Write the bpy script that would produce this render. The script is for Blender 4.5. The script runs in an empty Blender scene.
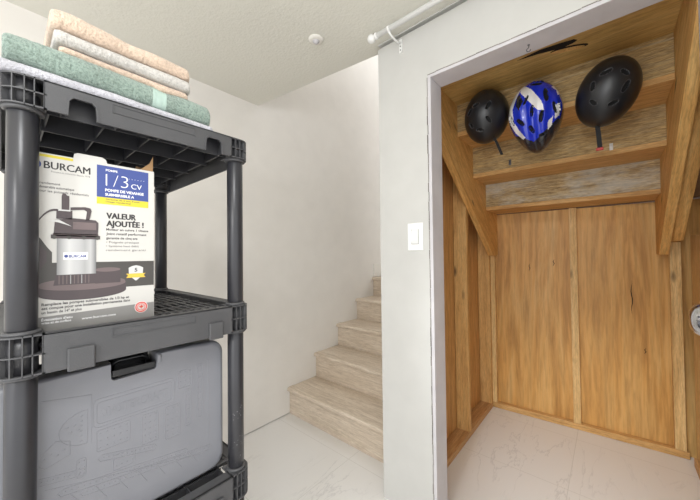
import bpy, bmesh, math, random
from mathutils import Vector, Matrix, noise as mnoise
random.seed(4)
scene = bpy.context.scene
COL = scene.collection

# ---------------------------------------------------------------- camera
yaw, pit, rol = 0.71156, 0.01735, -0.01137
f = Vector((math.cos(pit)*math.cos(yaw), math.cos(pit)*math.sin(yaw), math.sin(pit)))
r = Vector((math.sin(yaw), -math.cos(yaw), 0)); u = r.cross(f)
r2 = r*math.cos(rol) + u*math.sin(rol); u2 = -r*math.sin(rol) + u*math.cos(rol)
cam_data = bpy.data.cameras.new('camera'); cam = bpy.data.objects.new('camera', cam_data); COL.objects.link(cam)
cam.matrix_world = Matrix(((r2.x, u2.x, -f.x, 0), (r2.y, u2.y, -f.y, 0), (r2.z, u2.z, -f.z, 1.2), (0, 0, 0, 1)))
cam_data.sensor_width = 36; cam_data.sensor_fit = 'HORIZONTAL'; cam_data.lens = 36*300/700
cam_data.shift_y = (249.4-250)/700
cam_data.clip_start = 0.02
scene.camera = cam

# ---------------------------------------------------------------- world and lights
w = bpy.data.worlds.new('world'); scene.world = w; w.use_nodes = True
w.node_tree.nodes['Background'].inputs[0].default_value = (0.98, 0.99, 1.0, 1)
w.node_tree.nodes['Background'].inputs[1].default_value = 1.75
def lamp(name, kind, loc, power, color=(1, 1, 1), size=.1, rot=(0, 0, 0)):
    d = bpy.data.lights.new(name, kind); d.energy = power; d.color = color
    if kind == 'AREA': d.shape = 'DISK'; d.size = size
    else: d.shadow_soft_size = size
    o = bpy.data.objects.new(name, d); COL.objects.link(o); o.location = loc; o.rotation_euler = rot
    return o
lamp('unseen_light', 'POINT', (-1.05, 0.08, 1.65), 19, (1, .99, .975), .045)  # unseen point light, placed like a flash on a stand
lamp('unseen_light', 'AREA', (-0.3, -0.12, 2.2), 14, (.97, .985, 1), .4)  # unseen overhead light added to reach the closet floor
o = lamp('added_fill', 'AREA', (-2.0, 0.0, 1.15), 8, (.96, .98, 1), 1.7); o.rotation_euler = Vector((3.2, .3, .0)).to_track_quat('-Z', 'Y').to_euler()  # large soft fill added behind the camera to brighten the ceiling
o = lamp('added_spot', 'SPOT', (-0.35, .36, 2.2), 125, (.95, .98, 1), .07); o.data.spot_size = math.radians(33); o.data.spot_blend = 1.0  # unseen spot added to brighten the closet floor through the opening
o.rotation_euler = (Vector((2.1, .02, .12))-o.location).to_track_quat('-Z', 'Y').to_euler()
lamp('stairwell_fill', 'AREA', (2.5, 1.1, 4.4), 13, (.93, .96, 1), .5)  # unseen light added high in the stairwell to brighten the stairs
vs = scene.view_settings
vs.view_transform = 'Standard'; vs.look = 'None'; vs.gamma = 1; vs.use_curve_mapping = False; vs.exposure = 0.2

# ---------------------------------------------------------------- materials
def lin(c):
    return tuple(((v/255)/12.92 if v/255 <= .04045 else ((v/255+.055)/1.055)**2.4) for v in c) + (1,)
def nmat(name):
    m = bpy.data.materials.new(name); m.use_nodes = True
    nt = m.node_tree; return m, nt, nt.nodes['Principled BSDF']
def ramp(nt, fac, stops):
    n = nt.nodes.new('ShaderNodeValToRGB'); e = n.color_ramp.elements
    while len(e) < len(stops): e.new(.5)
    for k, (p, c) in enumerate(stops): e[k].position = p; e[k].color = lin(c) if len(c) == 3 else c
    nt.links.new(fac, n.inputs[0]); return n.outputs[0]
def coords(nt, scale=(1, 1, 1), rot=(0, 0, 0), loc=(0, 0, 0)):
    t = nt.nodes.new('ShaderNodeTexCoord'); m = nt.nodes.new('ShaderNodeMapping')
    m.inputs['Scale'].default_value = scale; m.inputs['Rotation'].default_value = rot; m.inputs['Location'].default_value = loc
    nt.links.new(t.outputs['Object'], m.inputs[0]); return m.outputs[0]
def noise(nt, vec, scale, detail=4, rough=.55, dist=0):
    n = nt.nodes.new('ShaderNodeTexNoise'); nt.links.new(vec, n.inputs['Vector'])
    n.inputs['Scale'].default_value = scale; n.inputs['Detail'].default_value = detail
    n.inputs['Roughness'].default_value = rough; n.inputs['Distortion'].default_value = dist
    return n.outputs[0]
def mixc(nt, a, b, fac, mode='MIX'):
    n = nt.nodes.new('ShaderNodeMix'); n.data_type = 'RGBA'; n.blend_type = mode
    for s, v in ((n.inputs['A'], a), (n.inputs['B'], b)):
        if isinstance(v, tuple): s.default_value = v
        else: nt.links.new(v, s)
    if isinstance(fac, (int, float)): n.inputs['Factor'].default_value = fac
    else: nt.links.new(fac, n.inputs['Factor'])
    return n.outputs['Result']
def bump(nt, b, h, strength=.3, dist=.01):
    n = nt.nodes.new('ShaderNodeBump'); n.inputs['Strength'].default_value = strength; n.inputs['Distance'].default_value = dist
    nt.links.new(h, n.inputs['Height']); nt.links.new(n.outputs[0], b.inputs['Normal'])
def plain(name, col, rough=.5, metal=0, bmp=0, bscale=60, var=0, coat=0):
    m, nt, b = nmat(name); b.inputs['Roughness'].default_value = rough; b.inputs['Metallic'].default_value = metal
    v = coords(nt)
    n = noise(nt, v, 9, 4)
    a = tuple(max(0, c-var) for c in col); d = tuple(min(255, c+var) for c in col)
    nt.links.new(ramp(nt, n, [(.3, a), (.7, d)]), b.inputs['Base Color'])
    if coat: b.inputs['Coat Weight'].default_value = coat
    if bmp: bump(nt, b, noise(nt, v, bscale, 5), bmp, .004)
    return m
def wood(name, stops, axis, fine=1.0, rough=.62, dist=1.2, knots=False, blotch=None, fibre=.36):
    """grain stretched along axis ('x','y','z' or a rotation about y for sloping boards)"""
    m, nt, b = nmat(name); b.inputs['Roughness'].default_value = rough
    rot = (0, 0, 0)
    sc = {'x': (1.1, 14, 14), 'y': (14, 1.1, 14), 'z': (14, 14, 1.1), 's': (1.1, 14, 14)}[axis]
    if axis == 's': rot = (0, math.atan(.7), 0)
    t = nt.nodes.new('ShaderNodeTexCoord'); m1 = nt.nodes.new('ShaderNodeMapping'); m1.inputs['Rotation'].default_value = (0, -rot[1], 0)
    m2 = nt.nodes.new('ShaderNodeMapping'); m2.inputs['Scale'].default_value = sc
    nt.links.new(t.outputs['Object'], m1.inputs[0]); nt.links.new(m1.outputs[0], m2.inputs[0])
    v = m2.outputs[0]
    g = noise(nt, v, 2.2*fine, 6, .62, dist)
    c = ramp(nt, g, stops)
    g2 = noise(nt, v, 9*fine, 4, .7, .5)
    c = mixc(nt, c, ramp(nt, g2, [(.32, (160, 148, 134)), (.58, (255, 255, 255))]), fibre, 'MULTIPLY')
    g4 = noise(nt, v, 26*fine, 3, .6, .2)
    c = mixc(nt, c, ramp(nt, g4, [(.36, (176, 164, 150)), (.55, (255, 255, 255))]), fibre, 'MULTIPLY')
    if knots:
        vo = nt.nodes.new('ShaderNodeTexVoronoi'); m3 = nt.nodes.new('ShaderNodeMapping')
        s3 = {'x': (3, 9, 9), 'y': (9, 3, 9), 'z': (9, 9, 3), 's': (3, 9, 9)}[axis]
        m3.inputs['Scale'].default_value = s3; nt.links.new(m1.outputs[0], m3.inputs[0])
        nt.links.new(m3.outputs[0], vo.inputs['Vector']); vo.inputs['Scale'].default_value = 1.0
        k = ramp(nt, vo.outputs['Distance'], [(.05, (70, 38, 18)), (.14, (255, 255, 255))])
        c = mixc(nt, c, k, .8, 'MULTIPLY')
    if blotch:
        n3 = noise(nt, coords(nt, (1, 2.2, 5), loc=(3, 1, 7)), 2.6, 4, .6)
        mask = ramp(nt, n3, [(.42, (0, 0, 0)), (.66, (190, 190, 190))])
        c = mixc(nt, c, blotch, mask)
    nt.links.new(c, b.inputs['Base Color'])
    bump(nt, b, g2, .25, .002)
    return m
M = {}
M['wall'] = plain('painted_wall_cream', (237, 233, 227), .75, var=2, bmp=.05, bscale=180)
M['wall_w'] = plain('painted_wall_white', (204, 203, 199), .7, var=2, bmp=.06, bscale=150)
M['jamb'] = plain('painted_jamb', (206, 203, 206), .65, var=5, bmp=.1)
M['trimw'] = plain('white_trim', (236, 233, 226), .5)
m, nt, b = nmat('textured_ceiling'); b.inputs['Roughness'].default_value = .9
b.inputs['Base Color'].default_value = lin((226, 224, 214))
bump(nt, b, noise(nt, coords(nt), 75, 3, .6), .5, .006); M['ceil'] = m
# marble-look tile floor
m, nt, b = nmat('marble_tile_floor'); b.inputs['Roughness'].default_value = .28
v = coords(nt)
n1 = noise(nt, coords(nt, (1, 4.5, 1), rot=(0, 0, .5)), 1.5, 6, .6, .5)
vein = ramp(nt, n1, [(.485, (233, 230, 226)), (.5, (214, 211, 208)), (.512, (233, 230, 226))])
n2 = noise(nt, coords(nt, loc=(4, 2, 0)), 1.4, 3)
base = mixc(nt, (0.81, 0.79, 0.765, 1), vein, ramp(nt, n2, [(.46, (0, 0, 0)), (.62, (255, 255, 255))]))
sx = nt.nodes.new('ShaderNodeSeparateXYZ'); nt.links.new(v, sx.inputs[0])
def grout(out, off, per, wd=.0035):
    a = nt.nodes.new('ShaderNodeMath'); a.operation = 'SUBTRACT'; nt.links.new(out, a.inputs[0]); a.inputs[1].default_value = off-wd/2
    d = nt.nodes.new('ShaderNodeMath'); d.operation = 'DIVIDE'; nt.links.new(a.outputs[0], d.inputs[0]); d.inputs[1].default_value = per
    fr = nt.nodes.new('ShaderNodeMath'); fr.operation = 'FRACT'; nt.links.new(d.outputs[0], fr.inputs[0])
    c = nt.nodes.new('ShaderNodeMath'); c.operation = 'LESS_THAN'; nt.links.new(fr.outputs[0], c.inputs[0]); c.inputs[1].default_value = wd/per
    return c.outputs[0]
ga = grout(sx.outputs['X'], 1.335, .5375); gb = grout(sx.outputs['Y'], .18, 1.0)
mx = nt.nodes.new('ShaderNodeMath'); mx.operation = 'MAXIMUM'; nt.links.new(ga, mx.inputs[0]); nt.links.new(gb, mx.inputs[1])
nt.links.new(mixc(nt, base, lin((214, 211, 206)), mx.outputs[0]), b.inputs['Base Color']); M['floor'] = m

PINE = [(.28, (150, 96, 46)), (.5, (196, 140, 76)), (.72, (222, 170, 104))]
M['pine_s'] = wood('pine_sloping', [(.25, (204, 150, 82)), (.5, (236, 186, 112)), (.75, (248, 208, 138))], 's', 1, knots=True)
M['pine_z'] = wood('pine_upright', [(.25, (196, 148, 88)), (.5, (224, 178, 112)), (.75, (236, 198, 136))], 'z', .9, knots=True)
M['pine_pale'] = wood('pine_pale_upright', [(.25, (212, 170, 108)), (.5, (236, 198, 136)), (.75, (244, 214, 158))], 'z', .9, knots=True)
M['pine_x'] = wood('pine_long', [(.25, (176, 132, 84)), (.5, (206, 162, 110)), (.75, (224, 186, 136))], 'x', .9)
M['pine_y'] = wood('pine_cross', [(.25, (186, 138, 80)), (.5, (216, 170, 106)), (.75, (232, 190, 130))], 'y', .9)
M['pine_top'] = wood('pine_stained_tread', [(.25, (190, 148, 84)), (.5, (218, 178, 108)), (.75, (232, 196, 128))], 'y', .8)
M['weather'] = wood('weathered_plank', [(.25, (134, 110, 74)), (.42, (190, 166, 122)), (.56, (210, 178, 120)), (.72, (216, 204, 172))], 'y', 1.1, .7, 1.6, fibre=.7)
M['weather_g'] = wood('weathered_plank_bleached', [(.22, (150, 128, 92)), (.5, (204, 178, 130)), (.78, (224, 208, 170))], 'y', 1.1, .7, 1.6, blotch=lin((204, 208, 204)), fibre=.8)
M['ply'] = wood('plywood_sheet', [(.3, (188, 136, 70)), (.45, (216, 164, 92)), (.55, (222, 174, 104)), (.7, (230, 188, 122))], 'z', .16, .5, 3.4, fibre=.3)
M['ply2'] = wood('plywood_side', [(.25, (190, 140, 82)), (.5, (220, 170, 106)), (.75, (234, 192, 130))], 'z', .5, .55, 1.4)
M['vinyl'] = wood('grey_oak_plank', [(.25, (196, 178, 158)), (.5, (220, 204, 184)), (.75, (236, 224, 208))], 'y', 1.0, .45, 1.8, fibre=.3)
M['dark'] = plain('dark_void', (38, 30, 24), .9)
M['shade_wood'] = plain('shadowed_old_board', (110, 78, 48), .8, var=14)  # board colour darkened to paint in the shade of the void
M['crack'] = plain('dark_crack', (26, 17, 10), .9)
M['foil'] = plain('foil_insulation', (190, 192, 196), .35, .8, .9, 40, 20)

M['tray'] = plain('grey_moulded_plastic', (76, 76, 78), .5, var=4, bmp=.12, bscale=350)
M['tray_shade'] = plain('shaded_moulded_plastic', (50, 50, 53), .38, var=3)  # tray plastic made darker to paint the shade under the shelves
M['post'] = plain('charcoal_post_plastic', (46, 46, 50), .33, var=4, bmp=.03)
M['scuff'] = plain('pale_scuff', (128, 128, 130), .7)
M['case'] = plain('grey_case_plastic', (128, 129, 135), .42, var=3, bmp=.05, bscale=300)
M['blackp'] = plain('black_plastic', (26, 26, 28), .3)
M['print_white'] = plain('printed_white_card', (206, 204, 199), .4)
M['card'] = plain('brown_cardboard', (160, 126, 88), .85, var=8)
M['ink_k'] = plain('ink_charcoal', (48, 46, 48), .45)
M['ink_t'] = plain('ink_text_grey', (88, 86, 86), .5)
M['ink_b'] = plain('ink_blue', (66, 82, 146), .4)
M['ink_y'] = plain('ink_yellow', (216, 200, 60), .4)
M['ink_g'] = plain('ink_grey', (136, 134, 131), .4)
M['ink_d'] = plain('ink_dark_band', (74, 71, 68), .4)
M['ink_w'] = plain('ink_white', (240, 240, 240), .4)
M['ink_r'] = plain('ink_red', (214, 74, 56), .4)
M['ink_p'] = plain('ink_pump', (78, 68, 70), .4)
M['ink_p2'] = plain('ink_pump_light', (112, 98, 98), .4)
M['ink_s'] = plain('ink_silver', (208, 208, 206), .4)
M['ink_sl'] = plain('ink_silver_grey', (160, 160, 160), .4)
M['ink_o'] = plain('ink_gold', (226, 190, 74), .4)
m, nt, b = nmat('ink_pictured_cylinder'); b.inputs['Roughness'].default_value = .4
sx = nt.nodes.new('ShaderNodeSeparateXYZ'); nt.links.new(coords(nt, (15.6, 1, 1), loc=(.78, 0, 0)), sx.inputs[0])
nt.links.new(ramp(nt, sx.outputs[0], [(0, (138, 138, 138)), (.12, (176, 176, 176)), (.3, (212, 212, 211)), (.45, (196, 196, 196)), (.7, (166, 166, 166)), (.85, (186, 186, 186)), (1, (120, 120, 121))]), b.inputs['Base Color']); M['ink_cyl'] = m
M['chrome'] = plain('brushed_chrome', (205, 205, 208), .16, 1)
M['rod'] = plain('white_enamel', (238, 238, 236), .3)
M['switch'] = plain('white_switch_plastic', (240, 240, 238), .3)
M['screw'] = plain('steel_screw', (120, 120, 122), .35, .9)
M['hblack'] = plain('matte_black_shell', (30, 31, 34), .36, var=2, bmp=.04, bscale=400)
M['hrim_lit'] = plain('vent_rim_highlight', (66, 66, 70), .4)  # highlight on the vent rims painted as a lighter grey
M['hvoid'] = plain('vent_black', (8, 8, 9), .8)
M['hblue'] = plain('glossy_blue_shell', (22, 48, 190), .2, var=5, coat=.6)
M['hwhite'] = plain('glossy_white_shell', (232, 230, 226), .22, coat=.5)
M['hdk'] = plain('glossy_black_shell', (38, 40, 46), .22, coat=.5)
M['strap'] = plain('black_webbing', (26, 26, 28), .8, bmp=.3, bscale=300)
M['red'] = plain('red_clasp', (176, 50, 44), .5)
def terry(name, col, var=10):
    m, nt, b = nmat(name); b.inputs['Roughness'].default_value = .95
    b.inputs['Sheen Weight'].default_value = .35
    v = coords(nt)
    n = noise(nt, v, 210, 3, .8); n2 = noise(nt, v, 22, 3, .6)
    a = tuple(max(0, c-var*2.2) for c in col); d = tuple(min(255, c+var) for c in col)
    c = ramp(nt, n, [(.36, a), (.5, col), (.62, d)])
    c = mixc(nt, c, ramp(nt, n2, [(.3, (222, 222, 222)), (.6, (255, 255, 255))]), .6, 'MULTIPLY')
    nt.links.new(c, b.inputs['Base Color'])
    bump(nt, b, n, .9, .006)
    return m
M['t_beige'] = terry('beige_terry', (226, 202, 180))
M['t_gray'] = terry('pale_grey_terry', (212, 208, 202))
M['t_teal'] = terry('sage_green_terry', (144, 163, 152), 14)
M['t_tealw'] = plain('sage_green_woven_border', (172, 194, 184), .8, bmp=.2, bscale=220, var=4)
M['t_white'] = terry('white_terry', (206, 205, 212), 8)

# ---------------------------------------------------------------- mesh helpers
def new(): return bmesh.new()
def bx(bm, x0, x1, y0, y1, z0, z1, bev=0, mi=0, seg=2):
    vs_ = [bm.verts.new((x, y, z)) for x in (x0, x1) for y in (y0, y1) for z in (z0, z1)]
    q = [(0, 1, 3, 2), (4, 6, 7, 5), (0, 4, 5, 1), (2, 3, 7, 6), (0, 2, 6, 4), (1, 5, 7, 3)]
    fs = [bm.faces.new([vs_[i] for i in k]) for k in q]
    for fc in fs: fc.material_index = mi
    if bev:
        ed = list({e for fc in fs for e in fc.edges})
        res = bmesh.ops.bevel(bm, geom=ed, offset=bev, segments=seg, affect='EDGES', profile=.5)
        for fc in res['faces']: fc.material_index = mi
    return fs
def prism(bm, pts, axis, a, b_, mi=0, bev=0):
    """extrude a 2D outline along an axis: 'y' outline in (x,z); 'z' outline in (x,y); 'x' outline in (y,z)"""
    def P(p, t): return {'y': (p[0], t, p[1]), 'z': (p[0], p[1], t), 'x': (t, p[0], p[1])}[axis]
    A = [bm.verts.new(P(p, a)) for p in pts]; B = [bm.verts.new(P(p, b_)) for p in pts]
    n = len(pts); fs = [bm.faces.new(A), bm.faces.new(B[::-1])]
    for i in range(n): fs.append(bm.faces.new((A[i], B[i], B[(i+1) % n], A[(i+1) % n])))
    for fc in fs: fc.material_index = mi
    if bev:
        ed = list(set(fs[0].edges) | set(fs[1].edges))
        rr = bmesh.ops.bevel(bm, geom=ed, offset=bev, segments=2, affect='EDGES', profile=.5)
        for fc in rr['faces']: fc.material_index = mi
    return fs
def cyl(bm, p0, p1, r0, r1=None, seg=32, mi=0, cap=True, smooth=True):
    r1 = r0 if r1 is None else r1
    p0 = Vector(p0); p1 = Vector(p1); d = (p1-p0).normalized()
    a = d.orthogonal().normalized(); b_ = d.cross(a)
    A = []; B = []
    for i in range(seg):
        t = 2*math.pi*i/seg; o = a*math.cos(t)+b_*math.sin(t)
        A.append(bm.verts.new(p0+o*r0)); B.append(bm.verts.new(p1+o*r1))
    for i in range(seg):
        fc = bm.faces.new((A[i], A[(i+1) % seg], B[(i+1) % seg], B[i])); fc.smooth = smooth; fc.material_index = mi
    if cap:
        for l in (A[::-1], B):
            fc = bm.faces.new(l); fc.material_index = mi
def lathe(bm, c, axis, prof, seg=40, mi=0):
    """prof: list of (distance along axis, radius)"""
    c = Vector(c); d = Vector(axis).normalized(); a = d.orthogonal().normalized(); b_ = d.cross(a)
    rings = []
    for t, rr in prof:
        rings.append([bm.verts.new(c+d*t+(a*math.cos(2*math.pi*i/seg)+b_*math.sin(2*math.pi*i/seg))*max(rr, 1e-5)) for i in range(seg)])
    for k in range(len(rings)-1):
        for i in range(seg):
            fc = bm.faces.new((rings[k][i], rings[k][(i+1) % seg], rings[k+1][(i+1) % seg], rings[k+1][i])); fc.smooth = True; fc.material_index = mi
    for l in (rings[0][::-1], rings[-1]):
        fc = bm.faces.new(l); fc.material_index = mi
def tube(bm, pts, rad, seg=10, mi=0):
    pts = [Vector(p) for p in pts]; rings = []
    for i, p in enumerate(pts):
        d = (pts[min(i+1, len(pts)-1)]-pts[max(i-1, 0)]).normalized()
        a = d.cross(Vector((.13, .37, .92))).normalized(); b_ = d.cross(a)
        rings.append([bm.verts.new(p+(a*math.cos(2*math.pi*k/seg)+b_*math.sin(2*math.pi*k/seg))*rad) for k in range(seg)])
    for i in range(len(rings)-1):
        for k in range(seg):
            fc = bm.faces.new((rings[i][k], rings[i][(k+1) % seg], rings[i+1][(k+1) % seg], rings[i+1][k])); fc.smooth = True; fc.material_index = mi
    for l in (rings[0][::-1], rings[-1]):
        fc = bm.faces.new(l); fc.material_index = mi
def obj(name, bm, mats, parent=None, base=True, smooth=False):
    """link bm as one mesh object; a top-level one gets its origin at its base centre"""
    bmesh.ops.recalc_face_normals(bm, faces=bm.faces)
    me = bpy.data.meshes.new(name)
    off = Vector((0, 0, 0))
    if parent is None and base and len(bm.verts):
        xs = [v_.co.x for v_ in bm.verts]; ys = [v_.co.y for v_ in bm.verts]; zs = [v_.co.z for v_ in bm.verts]
        off = Vector(((min(xs)+max(xs))/2, (min(ys)+max(ys))/2, min(zs)))
    elif parent is not None:
        off = parent.matrix_world.translation.copy() if parent.parent is None else Vector(parent['_w'])
    bmesh.ops.translate(bm, verts=bm.verts, vec=-off)
    if smooth:
        for fc in bm.faces: fc.smooth = True
    bm.to_mesh(me); bm.free()
    for m_ in (mats if isinstance(mats, (list, tuple)) else [mats]): me.materials.append(m_)
    o = bpy.data.objects.new(name, me); COL.objects.link(o)
    if parent is None: o.location = off; o.matrix_world = Matrix.Translation(off)
    else: o.parent = parent
    return o
def sub(name, bm, mats, part, thing_):
    """a sub-part: child of a part which itself sits at its thing's origin"""
    bmesh.ops.recalc_face_normals(bm, faces=bm.faces)
    bmesh.ops.translate(bm, verts=bm.verts, vec=-thing_.matrix_world.translation)
    me = bpy.data.meshes.new(name); bm.to_mesh(me); bm.free()
    for m_ in (mats if isinstance(mats, (list, tuple)) else [mats]): me.materials.append(m_)
    o = bpy.data.objects.new(name, me); COL.objects.link(o); o.parent = part; return o
def empty(name, loc):
    o = bpy.data.objects.new(name, None); COL.objects.link(o); o.location = loc; o.matrix_world = Matrix.Translation(loc)
    o.empty_display_size = .05; return o
def tag(o, label, cat, group=None):
    o['label'] = label; o['category'] = cat
    if group: o['group'] = group
    return o
def struct(name, bm, mats, label=None, cat=None):
    o = obj(name, bm, mats, base=False); o['kind'] = 'structure'
    if label: tag(o, label, cat)
    return o

# ================================================================ STRUCTURE
ZC = 2.262
bm = new(); bx(bm, -2.2, 3.7, -2.0, 2.1, -.1, 0); struct('floor', bm, M['floor'], 'white marble-look tiled floor with faint grout lines', 'floor')
# ceiling: ends in a slightly skewed edge at the stairwell
bm = new()
prism(bm, [(-2.2, -2.0), (1.262, -2.0), (1.262, .862), (1.306, .862), (1.177, 1.86), (1.177, 1.96), (-2.2, 1.96)], 'z', ZC, ZC+.24)
struct('ceiling', bm, M['ceil'], 'off-white textured ceiling ending at the stairwell', 'ceiling')
# left wall runs on beside the stairs and up the well
bm = new(); bx(bm, -2.2, 3.7, 1.862, 1.98, .006, 4.6)
struct('wall_left', bm, M['wall'], 'long cream wall behind the shelving running up beside the stairs', 'wall')
# partition: end strip with switch, the closet opening, the part over it
wb = new()
X0, X1 = 1.24, 1.345
bx(wb, X0, X1, .60, .866, 0, 2.236)                 # strip between stairs and opening
bx(wb, X0, X1, -.23, .60, 2.0, 2.236)               # over the opening
bx(wb, X0, X1, -2.0, -.23, 0, 2.236)                # right of the opening
bx(wb, X0+.022, X1, -2.0, .858, 2.2362, ZC-.001)            # groove just under the ceiling
bx(wb, X0, X0+.0218, -2.0, .866, 2.254, ZC-.001)
bx(wb, X1, 2.62, .80, .866, 0, 3.3)                   # between stairs and closet
struct('wall_right', wb, M['wall_w'], 'white partition wall around the closet opening with light switch', 'wall')
# painted reveal (jamb lining) of the opening, with a rough torn paper edge
jb = new()
bx(jb, X0-.0015, X1+.004, .585, .60, .001, 2.0, .001)
bx(jb, X0-.0015, X1+.004, -.23, .585, 1.985, 2.0, .001)
bx(jb, X0-.0015, X1+.004, -.23, -.216, .001, 1.985, .001)
struct('trim_1', jb, M['jamb'], 'pale grey painted lining of the closet opening', 'door lining')
cr = new()
for k in range(46):                                   # rough dark seam beside the lining
    z = .02+k*.0428; dy = random.uniform(-.0012, .0012)
    bx(cr, X0-.0022, X0-.0004, .5992+dy, .6022+dy+random.uniform(0, .0015), z, z+.0415)
for k in range(19):
    y = -.2+k*.0421; dz = random.uniform(-.001, .001)
    bx(cr, X0-.0022, X0-.0004, y, y+.041, 1.9985+dz, 2.0012+dz+random.uniform(0, .0012))
struct('trim_2', cr, plain('paper_seam', (120, 114, 108), .9, var=40), 'dark ragged seam along the closet opening', 'seam')
# stairwell upper shell
sw = new()
bx(sw, 3.6, 3.7, -.7, 1.862, 0, 4.6); bx(sw, 1.1, 3.7, -.7, 1.98, 4.6, 4.7); bx(sw, 1.1, 1.17, -.7, 1.862, ZC+.24, 4.6)
struct('wall_back', sw, M['wall'], 'pale enclosing walls of the upper stairwell', 'wall')
bb = new(); bx(bb, 2.527, 3.6, 1.848, 1.8615, .972, 1.103, .002)
struct('baseboard_left', bb, M['trimw'], 'white baseboard on the stair landing wall', 'baseboard')

# ---- stairs in the hall
st = empty('staircase', (1.43, 1.36, 0)); tag(st, 'grey wood-look stairs rising beside the cream wall', 'stairs')
YA, YB = .8665, 1.8605
noses = [(1.424, .198), (1.697, .390), (1.968, .580), (2.239, .771), (2.511, .962)]
for k, (x, z) in enumerate(noses):
    zb = 0.001 if k == 0 else noses[k-1][1]
    rb = new(); bx(rb, x+.012, x+.03, YA, YB, zb+(.0005 if k else 0), z-.024, 0)
    obj('riser', rb, M['vinyl'], st)
    tb = new(); xe = (noses[k+1][0]+.0115) if k < 4 else 3.598
    bx(tb, x+.02, xe, YA, YB, z-.0235, z, 0)
    obj('tread', tb, M['vinyl'], st)
    nb = new()
    prism(nb, [(x-.012, z-.018), (x-.010, z-.006), (x-.003, z+.002), (x+.012, z+.0035), (x+.05, z+.0035), (x+.05, z+.0003), (x+.0195, z+.0003), (x+.0195, z-.022), (x-.009, z-.022)], 'y', YA, YB)
    obj('nosing', nb, M['vinyl'], st)

# ================================================================ CLOSET interior
# sloping old stair seen from below
cl = empty('understair_frame', (2.0, .22, 0)); tag(cl, 'exposed wooden underside of the upper stairs sloping over the closet', 'stairs')
def slope_z(x): return 1.18+.7*(2.43-x)
def stringer(y0, y1, dz=0, zmin=1.18, xe=2.555):
    xs0 = 1.36
    xc = 2.43-(zmin-1.18-dz)/.7
    p = [(xs0, slope_z(xs0)+dz), (xc, zmin), (xe, zmin), (xe, slope_z(xe)+.40), (1.62, 2.26), (xs0, 2.26)]
    b_ = new(); prism(b_, p, 'y', y0, y1, bev=.002); return b_
obj('stringer', stringer(.662, .700), M['pine_s'], cl)
obj('stringer', stringer(-.253, -.215), M['pine_s'], cl)
o = obj('doubled_stringer', stringer(-.303, -.2545, .035, 1.255, 2.5), M['pine_s'], cl)
ya, yb = -.2145, .6615
rz = [1.504, 1.690, 1.887, 2.075]; rx = [2.27, 2.01, 1.75, 1.492]
back0 = 2.545
for k in range(4):                                    # tread undersides
    xa = rx[k]; xb = back0 if k == 0 else rx[k-1]
    tb = new()
    if k < 3: bx(tb, xa, xb+.0195 if k else xb, ya, yb, rz[k], rz[k]+.026, .0015)
    else: bx(tb, 1.49, xb+.0195, ya, yb, rz[k], rz[k]+.026, .001)
    obj('tread_underside', tb, M['pine_top'] if k == 3 else M['pine_y'], cl)
for k in range(3):                                    # backs of the risers
    zt = rz[k+1]
    rb = new(); bx(rb, rx[k], rx[k]+.02, ya, yb, rz[k]+.0265, zt-.0005, .001)
    obj('riser_back', rb, M['weather_g'] if k == 0 else M['weather'], cl)
hb = new(); bx(hb, 1.3495, 1.4885, -.214, .661, 2.068, 2.255, .002); obj('header_beam', hb, M['pine_y'], cl)
gb_ = new(); bx(gb_, 1.489, 1.7, ya, yb, 2.13, 2.14); obj('gap_backing', gb_, M['crack'], cl)
kn = new()                                            # the last board has a long dark split ending in a loose knot
zk = rz[3]-.0005
prism(kn, [(1.528, .30), (1.534, .256), (1.5405, .212), (1.563, .134), (1.556, .096), (1.545, .080), (1.529, .091), (1.520, .138), (1.512, .208), (1.520, .256)], 'z', zk, zk+.0004)
def blob(bm, cx, cy, L, W, a, z0, z1, n=24, mi=0):
    prism(bm, [(cx+math.cos(t)*L*math.sin(a)+math.sin(t)*W*math.cos(a), cy+math.cos(t)*L*math.cos(a)-math.sin(t)*W*math.sin(a)) for t in [i*2*math.pi/n for i in range(n)]], 'z', z0, z1, mi)
blob(kn, 1.585, .112, .068, .019, -.33, zk-.0002, zk+.0003)
blob(kn, 1.589, .118, .062, .0135, -.33, zk-.0005, zk-.0002, mi=1)
obj('split_knot', kn, [M['crack'], M['pine_s']], cl)

# back wall: turned about 4 degrees, as built
def bxw(y): return 2.508+(.713-y)*.069
def slab(bm, y0, y1, z0, z1, d0, d1, mi=0, bev=0):    # box lying along the turned back wall; d = distance behind its front line
    prism(bm, [(bxw(y0)+d0, y0), (bxw(y1)+d0, y1), (bxw(y1)+d1, y1), (bxw(y0)+d1, y0)], 'z', z0, z1, mi, bev)
bw = new(); slab(bw, -.60, .198, .0, 1.50, .044, .056); slab(bw, .201, .80, 0, 1.50, .044, .056)
struct('wall_closet_back', bw, M['ply'], 'brown plywood back wall of the closet in two sheets', 'plywood wall')
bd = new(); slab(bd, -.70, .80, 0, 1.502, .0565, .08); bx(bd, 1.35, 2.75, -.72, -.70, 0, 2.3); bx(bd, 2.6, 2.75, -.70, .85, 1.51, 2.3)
struct('wall_closet_rough', bd, M['shade_wood'], 'rough boards behind the closet framing, darkened to stand for shade', 'wall')
ck = new()
for (y, z0, z1) in ((-.105, .80, 1.02), (.45, 1.06, 1.12), (.30, 1.10, 1.15), (-.16, .56, .60)):
    xw = bxw(y)+.0435; n_ = 9
    pr_ = [(y-.0022*math.sin(math.pi*k/n_)+.003*math.sin(k*1.3), z0+(z1-z0)*k/n_) for k in range(n_+1)]
    pl_ = [(y+.0022*math.sin(math.pi*k/n_)+.003*math.sin(k*1.3)+.0003, z0+(z1-z0)*k/n_) for k in range(n_, -1, -1)]
    prism(ck, pr_+pl_, 'x', xw-.0006, xw)
struct('trim_3', ck, M['pine_dk'] if 'pine_dk' in M else M['crack'], 'thin dark splits in the plywood back wall', 'crack')
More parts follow.
